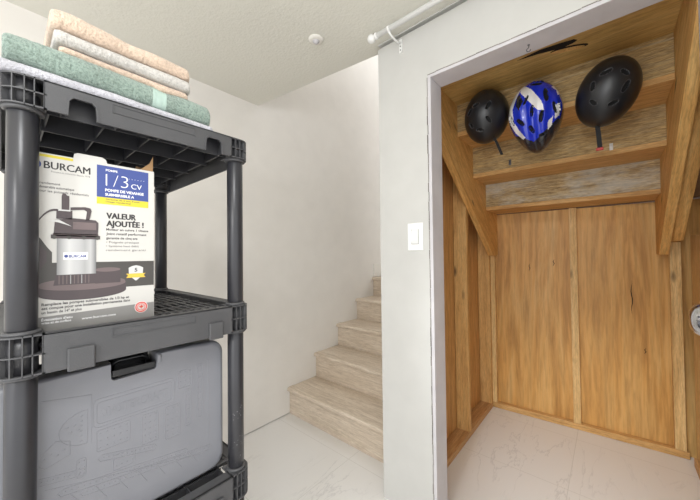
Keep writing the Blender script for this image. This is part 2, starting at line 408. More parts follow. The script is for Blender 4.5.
fr = empty('closet_wall_framing', (2.4, .25, 0)); tag(fr, 'pine studs and floor plates nailed around the closet walls', 'wall framing')
p_ = new(); slab(p_, -.33, .7885, .001, .040, .001, .043, 0, .002); obj('floor_plate', p_, M['pine_y'], fr)
for (y0, y1, zt) in ((.677, .712, 1.2), (.163, .203, 1.502), (-.318, -.272, 1.25)):
    s_ = new(); slab(s_, y0, y1, .0405, zt, .004, .043, 0, .0018); obj('stud', s_, M['pine_pale'], fr)
# left side of the closet
p_ = new(); bx(p_, 1.36, 2.5, .706, .792, .001, .038, .002); obj('floor_plate', p_, M['pine_x'], fr)
for x, zt in ((1.985, 2.2), (2.47, 2.2), (1.40, 2.2)):
    s_ = new(); bx(s_, x, x+.036, .705, .79, .0385, zt, .002); obj('stud', s_, M['pine_z'], fr)
lw = new(); bx(lw, 1.346, 2.55, .793, .7995, 0, 2.26)
struct('wall_closet_left', lw, M['ply2'], 'brown board lining of the closet left side between studs', 'wall')
# right side of the closet
p_ = new(); bx(p_, 1.36, 2.52, -.352, -.3365, .001, .05, .002); obj('floor_plate', p_, M['pine_x'], fr)
rw = new(); prism(rw, [(1.36, 0.0), (2.56, 0.0), (2.56, 1.29), (1.36, 1.24)], 'y', -.37, -.353)
struct('wall_closet_right', rw, M['pine_pale'], 'half-height plywood panel on the right side of the closet', 'wall')
cb = new(); bx(cb, 1.9, 2.52, -.62, -.60, 1.37, 1.43, .003); obj('cross_brace', cb, M['pine_x'], fr)
ins = new()
for i in range(26):
    a = [Vector((2.25+random.uniform(-.1, .1), -.50+random.uniform(-.03, .03), 1.53+random.uniform(-.07, .07))) for _ in range(3)]
    ins.faces.new([ins.verts.new(p) for p in a])
sd = obj('insulation_scrap', ins, M['foil'], fr)
sd.modifiers.new('thickness', 'SOLIDIFY').thickness = .004

# small things on the walls -------------------------------------------------
sp = empty('light_switch', (1.24, .67, 1.21)); tag(sp, 'white rocker light switch on the white wall beside the closet opening', 'light switch')
b_ = new(); bx(b_, 1.234, 1.2395, .631, .709, 1.215, 1.342, .003); obj('cover_plate', b_, M['switch'], sp)
b_ = new(); prism(b_, [(1.2335, 1.248), (1.2285, 1.262), (1.2315, 1.305), (1.2335, 1.31)], 'y', .6535, .6865)
obj('rocker', b_, M['switch'], sp)
b_ = new()
bx(b_, 1.2331, 1.2339, .652, .6535, 1.246, 1.312); bx(b_, 1.2331, 1.2339, .6865, .688, 1.246, 1.312); bx(b_, 1.2331, 1.2339, .652, .688, 1.2445, 1.2462)
obj('rocker_gap', b_, M['ink_g'], sp)

rd = empty('curtain_rod', (1.14, .5, 2.22)); tag(rd, 'white curtain rod with ball end mounted high on the white wall', 'curtain rod')
RX, RZ = 1.135, 2.218
b_ = new(); cyl(b_, (RX, .80, RZ), (RX+.01, -.85, RZ+.001), .0115, seg=28); obj('rod', b_, M['rod'], rd)
b_ = new(); lathe(b_, (RX, .795, RZ), (0, 1, 0), [(0, .0125), (.004, .015), (.010, .015), (.013, .010), (.018, .012), (.024, .017), (.032, .0195), (.041, .0185), (.049, .013), (.054, .005), (.055, 0)])
obj('finial', b_, M['rod'], rd)
def bracket(y, name='bracket'):
    b_ = new(); tube(b_, [(1.236, y, 2.205), (1.215, y, 2.198), (1.18, y, 2.195), (1.15, y, 2.199), (RX+.002, y, RZ-.013)], .005)
    lathe(b_, (RX, y-.006, RZ), (0, 1, 0), [(0, .0135), (.012, .0135)])
    bx(b_, 1.2345, 1.2395, y-.007, y+.007, 2.16, 2.225, .001)
    o_ = obj(name, b_, M['rod'], rd)
    s_ = new()
    for z in (2.19, 2.172): lathe(s_, (1.2345, y, z), (-1, 0, 0), [(0, .003), (.0015, .0028), (.002, .001)], 12)
    sub('screw', s_, M['screw'], o_, rd)
bracket(.733); bracket(-.6)

sk = empty('ceiling_sprinkler', (1.004, 1.071, ZC-.03)); tag(sk, 'small round white fire sprinkler in the ceiling near the stairs', 'sprinkler')
b_ = new(); lathe(b_, (1.004, 1.071, ZC), (0, 0, -1), [(0, .037), (.003, .036), (.008, .026), (.009, .018)]); obj('escutcheon', b_, M['trimw'], sk)
b_ = new(); lathe(b_, (1.004, 1.071, ZC-.0095), (0, 0, -1), [(0, .017), (.003, .016), (.005, .010), (.010, .009), (.012, .004)]); obj('nozzle', b_, M['jamb'], sk)

# door standing open just outside the frame, its knob in view
dr = new(); hx, hy = 1.235, -.240; ddir = Vector((-.635, .083)).normalized(); dn = Vector((ddir.y, -ddir.x)); dn = dn if dn.y > 0 else -dn
ps = [Vector((hx, hy)), Vector((hx, hy))+ddir*.60, Vector((hx, hy))+ddir*.60-dn*.035, Vector((hx, hy))-dn*.035]
prism(dr, [tuple(p) for p in ps], 'z', .01, 1.975, bev=.002)
d1 = struct('door_1', dr, M['trimw'], 'white closet door standing open at the right edge', 'door')
kp = Vector((hx, hy))+ddir*.468
kb = new(); lathe(kb, (kp.x, kp.y, 1.082), (dn.x, dn.y, 0), [(0, .031), (.004, .031), (.007, .026), (.009, .0125), (.026, .0115), (.032, .018), (.038, .025), (.048, .0292), (.060, .0295), (.070, .025), (.0755, .016), (.077, .010), (.0755, .0)], 48)
k_ = obj('door_knob', kb, M['chrome'], d1)

# screw hook and metal tabs
def hook(c, label):
    b_ = new(); x, y, z = c
    lathe(b_, (x, y, z), (0, 0, -1), [(0, .004), (.002, .004), (.003, .0016), (.012, .0016)], 12)
    pts = [(x, y+.007*math.sin(t), z-.019+.007*math.cos(t)) for t in [i*.45 for i in range(11)]]
    tube(b_, pts, .0016, 8)
    tag(obj('screw_hook', b_, M['screw']), label, 'hook')
hook((1.295, .214, 1.985), 'small steel screw hook in the pale lining above the closet opening')
def wire_hook(x, y, z, label, m_):
    b_ = new(); bx(b_, x-.003, x-.0003, y-.007, y+.007, z-.017, z+.018, .0008)
    tube(b_, [(x-.002, y, z+.006), (x-.012, y, z), (x-.020, y, z-.006), (x-.022, y, z+.006)], .0025, 8)
    tag(obj('wall_hook', b_, m_), label, 'hook', 'empty hooks on the old stair boards')
wire_hook(2.01, .443, 1.748, 'grey empty hook on the plank just below the gap between small black and blue helmets', M['screw'])
wire_hook(2.01, -.020, 1.730, 'white empty hook on the plank below the right black helmet', M['switch'])

# ================================================================ SHELVING
sh = empty('shelving_unit', (.241, 1.172, 0)); tag(sh, 'dark grey plastic shelving unit holding towels, pump box and case', 'shelving unit')
PX = (.025, .457); PY = (.85, 1.493)
OX0, OX1, OY0, OY1 = -.008, .490, .8175, 1.5255
def corner_outline(cx, cy, sxn, syn, rr=.0325, ext=.03):
    """outline of a corner block: rounded outside, straight inside"""
    pts = [(cx-sxn*ext, cy+syn*rr)]
    for i in range(9):
        t = math.pi/2*i/8
        pts.append((cx+sxn*rr*math.sin(t), cy+syn*rr*math.cos(t)))
    pts += [(cx+sxn*rr, cy-syn*ext), (cx-sxn*ext, cy-syn*ext)]
    return pts
def tier(zt, zb, style):
    b_ = new()
    top = style == 'top'
    H = zt-zb; zr = zt-(.0165 if style == 'mid' else .0045)
    xa, xb = PX[0]+.0265, PX[1]-.0265
    # front and rear fascias
    for (y0, y1, front) in ((OY0, OY0+.005, True), (OY1-.005, OY1, False)):
        if top:
            n = []
            for (c0, c1) in ((.085, .130), (.357, .402)):
                n += [(c0, zb), (c0+.002, zb+.030), (c0+.008, zb+.037), (c1-.008, zb+.037), (c1-.002, zb+.030), (c1, zb)]
            prism(b_, [(xa, zb)]+n+[(xb, zb), (xb, zt), (xa, zt)], 'y', y0, y1)
        else: bx(b_, xa, xb, y0, y1, zb, zt)
        if front:
            for zz in ((zt-.010, zt-.028) if not top else (zt-.008, zt-.026)): bx(b_, .157, .330, y0-.0016, y0, zz-.0014, zz+.0014, .0005)
            for xx in (.157, .330): bx(b_, xx-.0012, xx+.0012, y0-.0016, y0, (zt-.028), (zt-.010))
            if top:
                for (c0, c1) in ((.085, .130), (.357, .402)):      # raised rim of each notch
                    q = [(c0-.004, zb), (c0-.002, zb+.032), (c0+.006, zb+.042), (c1-.006, zb+.042), (c1+.002, zb+.032), (c1+.004, zb),
                         (c1, zb), (c1-.002, zb+.030), (c1-.008, zb+.037), (c0+.008, zb+.037), (c0+.002, zb+.030), (c0, zb)]
                    prism(b_, q, 'y', y0-.0016, y0)
    for (x0, x1) in ((OX0, OX0+.005), (OX1-.005, OX1)):
        bx(b_, x0, x1, PY[0]+.0265, PY[1]-.0265, zb, zt)
    # rim flange on top
    bx(b_, xa, xb, OY0, OY0+(.024 if style == 'mid' else .034), zt-.004, zt, .001); bx(b_, xa, xb, OY1-.034, OY1, zt-.004, zt, .001)
    for (x0, x1) in ((OX0, OX0+.032), (OX1-.032, OX1)): bx(b_, x0, x1, PY[0]+.0265, PY[1]-.0265, zt-.004, zt, .001)
    # corners: three flanges, sockets and open cells
    for cx, sxn in ((PX[0], -1), (PX[1], 1)):
        for cy, syn in ((PY[0], -1), (PY[1], 1)):
            ol = corner_outline(cx, cy, sxn, syn)
            for (z0, z1) in ((zt-.003, zt), ((zt+zb)/2-.0012, (zt+zb)/2+.0012), (zb, zb+.003)): prism(b_, ol, 'z', z0, z1)
            rr = .0325
            dirs = [(-.022, syn*rr), (-.008, syn*rr), (.006, syn*rr)]
            ribs = [((cx-sxn*t, cy+syn*.020), (cx-sxn*t, cy+syn*rr)) for t in (.0265, .013, .0)]
            ribs += [((cx+sxn*.020, cy-syn*t), (cx+sxn*rr, cy-syn*t)) for t in (.0265, .013, .0)]
            for t in (.5, 1.07): ribs.append(((cx+sxn*.02*math.sin(t), cy+syn*.02*math.cos(t)), (cx+sxn*rr*math.sin(t), cy+syn*rr*math.cos(t))))
            for (a, c) in ribs:
                a = Vector(a); c = Vector(c); nrm = (c-a).normalized().orthogonal()*.0009
                prism(b_, [tuple(a+nrm), tuple(c+nrm), tuple(c-nrm), tuple(a-nrm)], 'z', zb, zt)
            if sxn: # collar rings around the post above and below the corner block
                lathe(b_, (cx, cy, zb-.007), (0, 0, 1), [(0, .0255), (.002, .0285), (.0068, .0295)])
                if not top: lathe(b_, (cx, cy, zt), (0, 0, 1), [(0, .0275), (.004, .0265), (.007, .0245)])
    tr = obj('shelf_tray', b_, M['tray'], sh)
    # socket liners and underside, plastic darkened to stand for shade
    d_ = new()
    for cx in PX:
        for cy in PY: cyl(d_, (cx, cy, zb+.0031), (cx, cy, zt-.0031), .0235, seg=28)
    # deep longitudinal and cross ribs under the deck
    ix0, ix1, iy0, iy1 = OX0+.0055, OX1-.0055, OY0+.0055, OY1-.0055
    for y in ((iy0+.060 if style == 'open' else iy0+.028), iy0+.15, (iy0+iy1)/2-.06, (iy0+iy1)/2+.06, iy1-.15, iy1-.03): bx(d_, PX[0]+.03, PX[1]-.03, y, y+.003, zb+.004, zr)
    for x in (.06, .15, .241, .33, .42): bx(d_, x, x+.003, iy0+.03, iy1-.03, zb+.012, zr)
    bx(d_, OX0+.034, OX1-.034, iy0+(.078 if style == 'open' else .034), iy1-.034, zr-.009, zr-.008)  # thin dark sheet added below the deck so its slots read as shaded
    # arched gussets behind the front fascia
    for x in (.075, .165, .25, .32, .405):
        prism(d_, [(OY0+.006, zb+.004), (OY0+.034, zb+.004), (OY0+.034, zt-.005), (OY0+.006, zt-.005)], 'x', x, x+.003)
    sub('underside_ribs', d_, M['tray_shade'], tr, sh)
    # slotted deck
    k_ = new()
    gap = style == 'open'; dz = -.012 if style == 'mid' else 0
    y = OY0+(.078 if gap else .036)
    while y < OY1-.045:
        bx(k_, OX0+.0325, OX1-.0325, y, y+.012, zt-.0032+dz, zt-.0003+dz); y += .082
    if gap:
        for x in (.215, .221, .30, .306, .12, .126): bx(k_, x, x+.0018, OY0+.05, OY0+.0505, zb+.01, zt-.012)
    x = OX0+.034
    while x < OX1-.04:
        bx(k_, x, x+.008, OY0+(.078 if gap else .036), OY1-.036, zt-.003+dz, zt-.0005+dz); x += .0215
    sub('slotted_deck', k_, M['tray'], tr, sh)
    return tr
Z = [(1.544, 1.487), (1.056, .980), (.576, .500), (.096, .020)]
tr0 = tier(*Z[0], 'top'); tr1 = tier(*Z[1], 'mid'); tr2 = tier(*Z[2], 'open'); tr3 = tier(*Z[3], 'mid')
for zt, zb in Z[1:]:                                    # clip tabs on the fascias
    for (c0, c1) in ((.085, .128), (.363, .401)):
        b_ = new(); bx(b_, c0, c1, OY0-.008, OY0-.0002, zb-.006, zt-.036, .003, seg=3); obj('clip_tab', b_, M['tray'], sh)
for cx in PX:
    for cy in PY:
        for a, c in ((Z[1][0]+.0075, Z[0][1]-.0075), (Z[2][0]+.0075, Z[1][1]-.0075), (Z[3][0]+.0075, Z[2][1]-.0075)):
            b_ = new(); lathe(b_, (cx, cy, a), (0, 0, 1), [(0, .0215), (.001, .0222), (c-a-.001, .0222), (c-a, .0215)], 56)
            if (cx, cy) == (PX[1], PY[0]) and c < 1.0 and a > .5:      # scuffed low on the right front post
                for i in range(30):
                    t = -math.pi/2+random.uniform(-.9, .5); z = random.choice([.74, .66, .645, .62, .60])+random.gauss(0, .012)
                    e = random.uniform(.0005, .0014); p = Vector((cx+.0223*math.cos(t), cy+.0223*math.sin(t), z)); tx = Vector((-math.sin(t), math.cos(t), 0))
                    fc = b_.faces.new([b_.verts.new(p+tx*e*math.cos(q)*random.uniform(.6, 1.3)+Vector((0, 0, e*1.5*math.sin(q)))) for q in (0, 1, 2, 3, 4, 5)]); fc.material_index = 1
            obj('post', b_, [M['post'], M['scuff']], sh)

# ================================================================ TOOL CASE
cs = empty('tool_case', (.205, .95, .58)); tag(cs, 'large grey moulded tool case standing on the lower shelf', 'tool case')
CX0, CX1, CZ0, CZ1, CYF, CYB = -.035, .438, .5775, .950, .886, 1.02
def rrect(x0, x1, z0, z1, rad, n=8, skip=()):
    pts = []
    for (cx, cz, a0) in ((x1-rad, z0+rad, -90), (x1-rad, z1-rad, 0), (x0+rad, z1-rad, 90), (x0+rad, z0+rad, 180)):
        for i in range(n+1):
            a = math.radians(a0+90*i/n); pts.append((cx+rad*math.cos(a), cz+rad*math.sin(a)))
    return pts
def case_half(y0, y1, crown):
    b_ = new()
    base = rrect(CX0, CX1, CZ0, CZ1, .036)
    # handle recess cut in the top edge
    pts = []
    for (x, z) in base: pts.append((x, z))
    i = max(k for k in range(len(pts)) if pts[k][0] > .3 and pts[k][1] > CZ1-.0001)
    notch = [(.262, CZ1), (.262, .935), (.2605, .918), (.256, .914), (.175, .911), (.170, .915), (.169, .93), (.169, CZ1)]
    pts = pts[:i+1]+notch+pts[i+1:]
    n = len(pts); cxm, czm = (CX0+CX1)/2, (CZ0+CZ1)/2
    rings = []
    prof = [(1, 0, 0), (.35, .0013, .005), (.1, .004, .009), (0, .009, .0115)] if crown else [(1, 0, 0), (0, 0, 0)]
    ring_defs = [(y1, 0)] + [(y0+d_in, ins_) for (d_in, ins_) in ((.0115, 0), (.006, .0012), (.0022, .0042), (0, .010))]
    for (yy, ins_) in ring_defs:
        rr = []
        for (x, z) in pts:
            inn = .16 < x < .27 and z > .90
            s = ins_*(.35 if inn else 1)
            dx = s if x < cxm else -s; dz = s if z < czm else -s
            if inn: dz = -s*0.3; dx = (-s if x < .215 else s)*.5
            rr.append(b_.verts.new((x+dx, yy, z+dz)))
        rings.append(rr)
    for a in range(len(rings)-1):
        for k in range(n):
            fc = b_.faces.new((rings[a][k], rings[a][(k+1) % n], rings[a+1][(k+1) % n], rings[a+1][k])); fc.smooth = True
    b_.faces.new(rings[-1]); b_.faces.new(rings[0][::-1])
    return b_
hf = case_half(CYF, .950, True)
# embossed outlines of the inner moulding on the lid
YF = CYF
def ridge(pts, wd=.0011, h=.0007, close=True):
    n = len(pts)
    for i in range(n if close else n-1):
        a = Vector((pts[i][0], 0, pts[i][1])); c = Vector((pts[(i+1) % n][0], 0, pts[(i+1) % n][1]))
        if (c-a).length < 1e-5: continue
        d = (c-a).normalized(); nn = Vector((-d.z, 0, d.x))*wd
        q = [a+nn, c+nn, c-nn, a-nn]
        q2 = [(v_.x, YF-h if 1 else 0, v_.z) for v_ in [a+nn*.3, c+nn*.3, c-nn*.3, a-nn*.3]]
        A = [hf.verts.new((v_.x, YF+.0003, v_.z)) for v_ in q]; B = [hf.verts.new(v_) for v_ in q2]
        hf.faces.new(B)
        for k in range(4): hf.faces.new((A[k], A[(k+1) % 4], B[(k+1) % 4], B[k]))
def dot(x, z, rr=.0026, h=.0007):
    A = [hf.verts.new((x+rr*math.cos(t), YF+.0003, z+rr*math.sin(t))) for t in [i*math.pi/4 for i in range(8)]]
    B = [hf.verts.new((x+rr*.6*math.cos(t), YF-h, z+rr*.6*math.sin(t))) for t in [i*math.pi/4 for i in range(8)]]
    hf.faces.new(B)
    for k in range(8): hf.faces.new((A[k], A[(k+1) % 8], B[(k+1) % 8], B[k]))
ridge(rrect(.142, .296, .820, .869, .008, 4)); ridge(rrect(.136, .302, .813, .877, .01, 4))
def holes(x0, x1, z0, z1, nx, nz):
    ridge(rrect(x0, x1, z0, z1, .005, 3))
    for i in range(nx):
        for k in range(nz): dot(x0+(i+.5)*(x1-x0)/nx, z0+(k+.5)*(z1-z0)/nz)
holes(.142, .204, .758, .806, 5, 3); holes(.229, .264, .732, .805, 3, 5); holes(.280, .316, .721, .805, 3, 6)
holes(.311, .347, .842, .889, 3, 4); holes(.172, .214, .700, .735, 4, 2); holes(.108, .124, .718, .758, 2, 3)
holes(.330, .345, .735, .835, 1, 8); holes(.362, .376, .745, .895, 1, 10)
semi = [(.126, .862)]+[(.126-.046*math.sin(t), .825+.037*math.cos(t)) for t in [i*math.pi/12 for i in range(13)]]
ridge(semi)
for i in range(6): dot(.116, .797+i*.011)
for i in range(4): dot(.093+.006*i, .835-.012*(i % 2), .003)
ridge([(.054, .905), (.133, .892), (.133, .785)], close=False)
ridge([(.05, .79), (.075, .815), (.098, .805), (.098, .777), (.06, .765), (.05, .775)])
for i in range(4): dot(.058+i*.01, .785+.006*(i % 2), .003)
ridge([(.388, .90), (.392, .90), (.392, .655), (.372, .640), (.06, .722)], close=False)
for (a, c, nn) in (((.05, .742), (.118, .728), 8), ((.150, .742), (.255, .716), 12), ((.085, .702), (.33, .668), 24), ((.20, .675), (.395, .648), 18), ((.12, .682), (.19, .672), 7)):
    av = Vector((a[0], a[1])); cv = Vector((c[0], c[1])); d = (cv-av).normalized(); nrm = Vector((-d.y, d.x))*.007
    ridge([tuple(av+nrm), tuple(cv+nrm), tuple(cv+d*.006), tuple(cv-nrm), tuple(av-nrm), tuple(av-d*.006)])
    for i in range(nn): p = av.lerp(cv, (i+.5)/nn); dot(p.x, p.y, .0022)
for k in range(7): ridge([(.10+.04*k, .690-.005*k), (.12+.04*k, .655-.005*k)], close=False)
shell = obj('lid', hf, M['case'], cs)
b_ = case_half(.9515, CYB, False); obj('back_shell', b_, M['case'], cs)
b_ = new(); bx(b_, .171, .2595, .905, .950, .9155, .923); bx(b_, .171, .2595, .9505, .957, .913, .949, .001)
bx(b_, .171, .2595, .890, .897, .9155, .932, .002)
obj('handle_recess', b_, M['blackp'], cs)
b_ = new(); tube(b_, [(.177, .93, .924), (.180, .93, .938), (.19, .93, .943), (.24, .93, .943), (.25, .93, .938), (.253, .93, .924)], .0055, 12)
obj('carry_handle', b_, M['blackp'], cs)
b_ = new(); bx(b_, .2625, .272, CYF-.003, CYF+.03, .926, .949, .003); obj('latch', b_, M['case'], cs)

# text helper: lettering becomes mesh faces
def text(bm, s, x, z, width, height, y, mi, bold=0.0, slant=0):
    c = bpy.data.curves.new('lettering', 'FONT'); c.body = s; c.size = 1; c.offset = bold; c.resolution_u = 3; c.shear = slant
    t = bpy.data.objects.new('lettering', c); COL.objects.link(t)
    bpy.context.view_layer.update()
    dg = bpy.context.evaluated_depsgraph_get()
    me = bpy.data.meshes.new_from_object(t.evaluated_get(dg))
    xs = [v_.co.x for v_ in me.vertices]; ys = [v_.co.y for v_ in me.vertices]
    x0, x1, y0, y1 = min(xs), max(xs), min(0, min(ys)), .72
    sx_ = width/(x1-x0); sz_ = height/.72
    vv = [bm.verts.new((x+(v_.co.x-x0)*sx_, y, z+v_.co.y*sz_)) for v_ in me.vertices]
    for p in me.polygons:
        try: fc = bm.faces.new([vv[i] for i in p.vertices]); fc.material_index = mi
        except ValueError: pass
    bpy.data.objects.remove(t); bpy.data.curves.remove(c); bpy.data.meshes.remove(me)
# embossed word on the case label frame
em = new(); text(em, 'MASTERCRAFT', .152, .834, .134, .021, CYF-.0006, 0, .01)
me_ = obj('embossed_word', em, M['case'], cs)
md = me_.modifiers.new('thickness', 'SOLIDIFY'); md.thickness = .0006; md.offset = 0

# ================================================================ PUMP BOX
pb = empty('pump_box', (.125, .99, 1.0445)); tag(pb, 'white printed sump pump carton on the middle shelf', 'cardboard box')
BX0, BX1, BY0, BY1, BZ0, BZ1 = .0265, .2535, .8805, 1.12, 1.0445, 1.418
# the artwork below was measured on the plane y=.87; box front sits at BY0, so scale about the camera-free box frame
b_ = new(); T = .003
bx(b_, BX0, BX0+T, BY0, BY1, BZ0, BZ1); bx(b_, BX1-T, BX1, BY0, BY1, BZ0, BZ1)
bx(b_, BX0+T, BX1-T, BY0, BY0+T, BZ0, BZ1); bx(b_, BX0+T, BX1-T, BY1-T, BY1, BZ0, BZ1); bx(b_, BX0+T, BX1-T, BY0+T, BY1-T, BZ0, BZ0+T)
obj('carton', b_, M['print_white'], pb)
b_ = new()                                              # opened flaps
prism(b_, [(BY0+.05, BZ1-.001), (BY0+.16, BZ1-.001), (BY0+.15, BZ1+.045), (BY0+.07, BZ1+.02)], 'x', BX1-.0025, BX1-.0002)
obj('side_flap', b_, M['card'], pb)
b_ = new(); prism(b_, [(BX1-.032, BZ1-.002), (BX1-.001, BZ1-.002), (BX1-.0005, BZ1+.040), (BX1-.008, BZ1+.021)], 'y', BY0+.0055, BY0+.0075)
obj('corner_flap', b_, M['card'], pb)
b_ = new(); prism(b_, [(.100, BZ1-.004), (.102, BZ1+.010), (.108, BZ1+.013), (.150, BZ1+.013), (.157, BZ1+.009), (.161, BZ1-.004)], 'y', BY0+.0034, BY0+.005)
obj('tuck_tab', b_, M['print_white'], pb)
# printed front
names = ['print_white', 'ink_k', 'ink_t', 'ink_b', 'ink_y', 'ink_g', 'ink_d', 'ink_w', 'ink_r', 'ink_p', 'ink_p2', 'ink_s', 'ink_sl', 'ink_o', 'ink_cyl']
I = {n: i for i, n in enumerate(names)}
ar = new(); layer = [0]
def yl(k): return BY0-.0002-.00012*k
def poly(pts, ink, k): 
    fc = ar.faces.new([ar.verts.new((x, yl(k), z)) for x, z in pts]); fc.material_index = I[ink]
def rect(x0, x1, z0, z1, ink, k): poly([(x0, z0), (x1, z0), (x1, z1), (x0, z1)], ink, k)
def circ(cx, cz, rr, ink, k, n=28, sq=1): poly([(cx+rr*math.cos(2*math.pi*i/n), cz+rr*sq*math.sin(2*math.pi*i/n)) for i in range(n)], ink, k)
def word(s, x, z, wd, h, ink, k, bold=0): text(ar, s, x, z, wd, h, yl(k), I[ink], bold)
L0, R0 = BX0+.0005, BX1-.0005
rect(L0, .100, 1.410, 1.4155, 'ink_y', 0)
rect(L0, R0, 1.129, 1.190, 'ink_d', 0)
rect(L0, R0, BZ0+.0005, 1.086, 'ink_g', 0)
poly([(L0, 1.078), (R0, 1.086), (R0, 1.09), (L0, 1.09)], 'print_white', 1)
for q_ in range(3): word('BURCAM', .055+.00045*q_, 1.3865+.0003*(q_ % 2), .073, .0155, 'ink_k', q_*.3, 0)
circ(.042, 1.3935, .0095, 'ink_b', 0)
poly([(.037, 1.392), (.040, 1.401), (.043, 1.392), (.040, 1.388)], 'ink_w', 1)
word('Pompes et solutions depuis 1978', .066, 1.3795, .062, .0036, 'ink_t', 0)
rect(.140, .241, 1.339, 1.4125, 'ink_b', 0); rect(.140, .241, 1.323, 1.339, 'ink_y', 0)
word('POMPE', .156, 1.4005, .022, .0048, 'ink_w', 1, .03)
word('1/3', .156, 1.3660, .043, .030, 'ink_w', 1, -.02); word('CV', .205, 1.3665, .022, .0125, 'ink_w', 1, 0)
word('. . . . . .', .200, 1.389, .032, .008, 'ink_w', 1)
word('POMPE DE VIDANGE', .155, 1.3535, .076, .0062, 'ink_w', 1, .035)
word('SUBMERSIBLE A', .155, 1.3435, .056, .0058, 'ink_w', 1, .035)
word('Garantie de 5 ans. Fonte', .156, 1.3335, .066, .0036, 'ink_t', 1, .01); word('Usage residentiel', .156, 1.3280, .048, .0034, 'ink_t', 1, .01)
for q_ in range(3): word('VALEUR', .157+.0006*q_, 1.2905+.0003*(q_ % 2), .057, .0135, 'ink_k', q_*.3, .015); word('AJOUTÉE !', .157+.0006*q_, 1.2725+.0003*(q_ % 2), .073, .0135, 'ink_k', q_*.3, .015)
for s, z, w_ in (('Moteur en cuivre 1 vitesse', 1.2625, .084), ('Joint rotatif performant', 1.2525, .080), ('garantie de cinq ans', 1.2425, .061)): word(s, .157, z, w_, .0055, 'ink_t', 0, .03)
for s, z, w_ in (('• Poignée pratique', 1.2330, .064), ('• Système haut débit', 1.2240, .064), ('   rendement garanti', 1.2145, .078)): word(s, .157, z, w_, .0052, 'ink_t', 0, 0)
word('À haut rendement', .028, 1.3535, .052, .0052, 'ink_t', 0, .01)
word('Pompe submersible automatique', .028, 1.3455, .074, .0052, 'ink_t', 0, .02)
word('Idéale pour les puisards résidentiels', .028, 1.3370, .098, .0052, 'ink_t', 0, .01)
# shield and seal
poly([(.200, 1.174), (.207, 1.178), (.215, 1.180), (.223, 1.178), (.230, 1.174), (.229, 1.155), (.215, 1.142), (.201, 1.155)], 'ink_s', 1)
poly([(.195, 1.160), (.235, 1.160), (.231, 1.155), (.235, 1.150), (.195, 1.150), (.199, 1.155)], 'ink_o', 2)
word('5', .212, 1.1645, .006, .009, 'ink_k', 2, .02)
circ(.226, 1.0765, .0138, 'ink_w', 2); circ(.226, 1.0765, .0128, 'ink_r', 3); circ(.226, 1.0765, .0098, 'ink_w', 4); circ(.226, 1.0765, .0088, 'ink_r', 5); circ(.226, 1.0765, .0070, 'print_white', 6)
poly([(.226, 1.0830), (.2275, 1.0795), (.2312, 1.0790), (.2290, 1.0755), (.2270, 1.0745), (.2265, 1.0715), (.2255, 1.0715), (.2250, 1.0745), (.2230, 1.0755), (.2208, 1.0790), (.2245, 1.0795)], 'ink_r', 7)
word('Remplace les pompes submersibles de 1/3 hp et', .053, 1.1015, .148, .0058, 'ink_t', 2, .03)
word('est conçue pour une installation permanente dans', .053, 1.0935, .150, .0058, 'ink_t', 2, .03)
word('un bassin de 14" et plus', .053, 1.0850, .062, .0056, 'ink_t', 2, .03)
word("Évacuation d'eau", .053, 1.0705, .047, .0052, 'ink_w', 2, .02); word('grise et de surface', .053, 1.0640, .045, .0048, 'ink_w', 2, .02)
word('www.burcam.com', .115, 1.0640, .060, .0052, 'ink_w', 2, .01)
# the pictured pump
def ell(cx, cz, rx_, rz_, a0=0, a1=360, n=24): return [(cx+rx_*math.cos(math.radians(a0+(a1-a0)*i/n)), cz+rz_*math.sin(math.radians(a0+(a1-a0)*i/n))) for i in range(n+1)]
poly(ell(.121, 1.124, .074, .016, 180, 360)+ell(.121, 1.143, .074, .013, 0, 180), 'ink_p', 3)
poly(ell(.121, 1.141, .073, .012, 180, 360)+ell(.121, 1.145, .072, .011, 0, 180), 'ink_p2', 4)
rect(.137, .184, 1.141, 1.172, 'ink_p', 5); poly(ell(.160, 1.172, .024, .005), 'ink_p2', 6); rect(.139, .182, 1.172, 1.176, 'ink_p', 5)
poly([(.070, 1.142), (.142, 1.142), (.138, 1.168), (.075, 1.168)], 'ink_p', 7)
for i in range(9): rect(.078+i*.006, .0795+i*.006, 1.144, 1.163, 'ink_sl' if i in (3, 6) else 'ink_p2', 8)
rect(.075, .139, 1.164, 1.245, 'ink_cyl', 8)
rect(.085, .125, 1.196, 1.212, 'ink_w', 9); word('BURCAM', .094, 1.2005, .028, .006, 'ink_b', 10, .03); circ(.0895, 1.2035, .0032, 'ink_b', 10)
rect(.066, .146, 1.241, 1.249, 'ink_p', 9); rect(.069, .143, 1.246, 1.252, 'ink_p2', 9)
for xx in (.071, .094, .118, .141): circ(xx, 1.244, .004, 'ink_d', 10, 12)
poly([(.070, 1.250), (.142, 1.250), (.143, 1.278), (.138, 1.284), (.098, 1.286), (.072, 1.280)], 'ink_p', 9)
rect(.100, .139, 1.262, 1.278, 'ink_p2', 10)
rect(.074, .099, 1.283, 1.302, 'ink_p', 9); rect(.077, .096, 1.300, 1.304, 'ink_s', 10)
poly([(.082, 1.303), (.082, 1.332), (.084, 1.338), (.088, 1.338), (.090, 1.334), (.094, 1.333), (.094, 1.303)], 'ink_p', 11)
poly([(.096, 1.309), (.120, 1.312), (.129, 1.310), (.131, 1.304), (.127, 1.283), (.121, 1.283), (.123, 1.302), (.118, 1.306), (.096, 1.303)], 'ink_p', 9)
for i in range(9):
    t = i/9; t2 = (i+1)/9
    q = lambda t: (.080-.045*t, 1.300-.055*t*t+.006*math.sin(t*3))
    a, c = q(t), q(t2); poly([(a[0], a[1]-.0022), (a[0], a[1]+.0022), (c[0], c[1]+.0022), (c[0], c[1]-.0022)], 'ink_p', 5)
poly([(.060, 1.277), (.078, 1.281), (.098, 1.268), (.078, 1.275)], 'ink_s', 10)
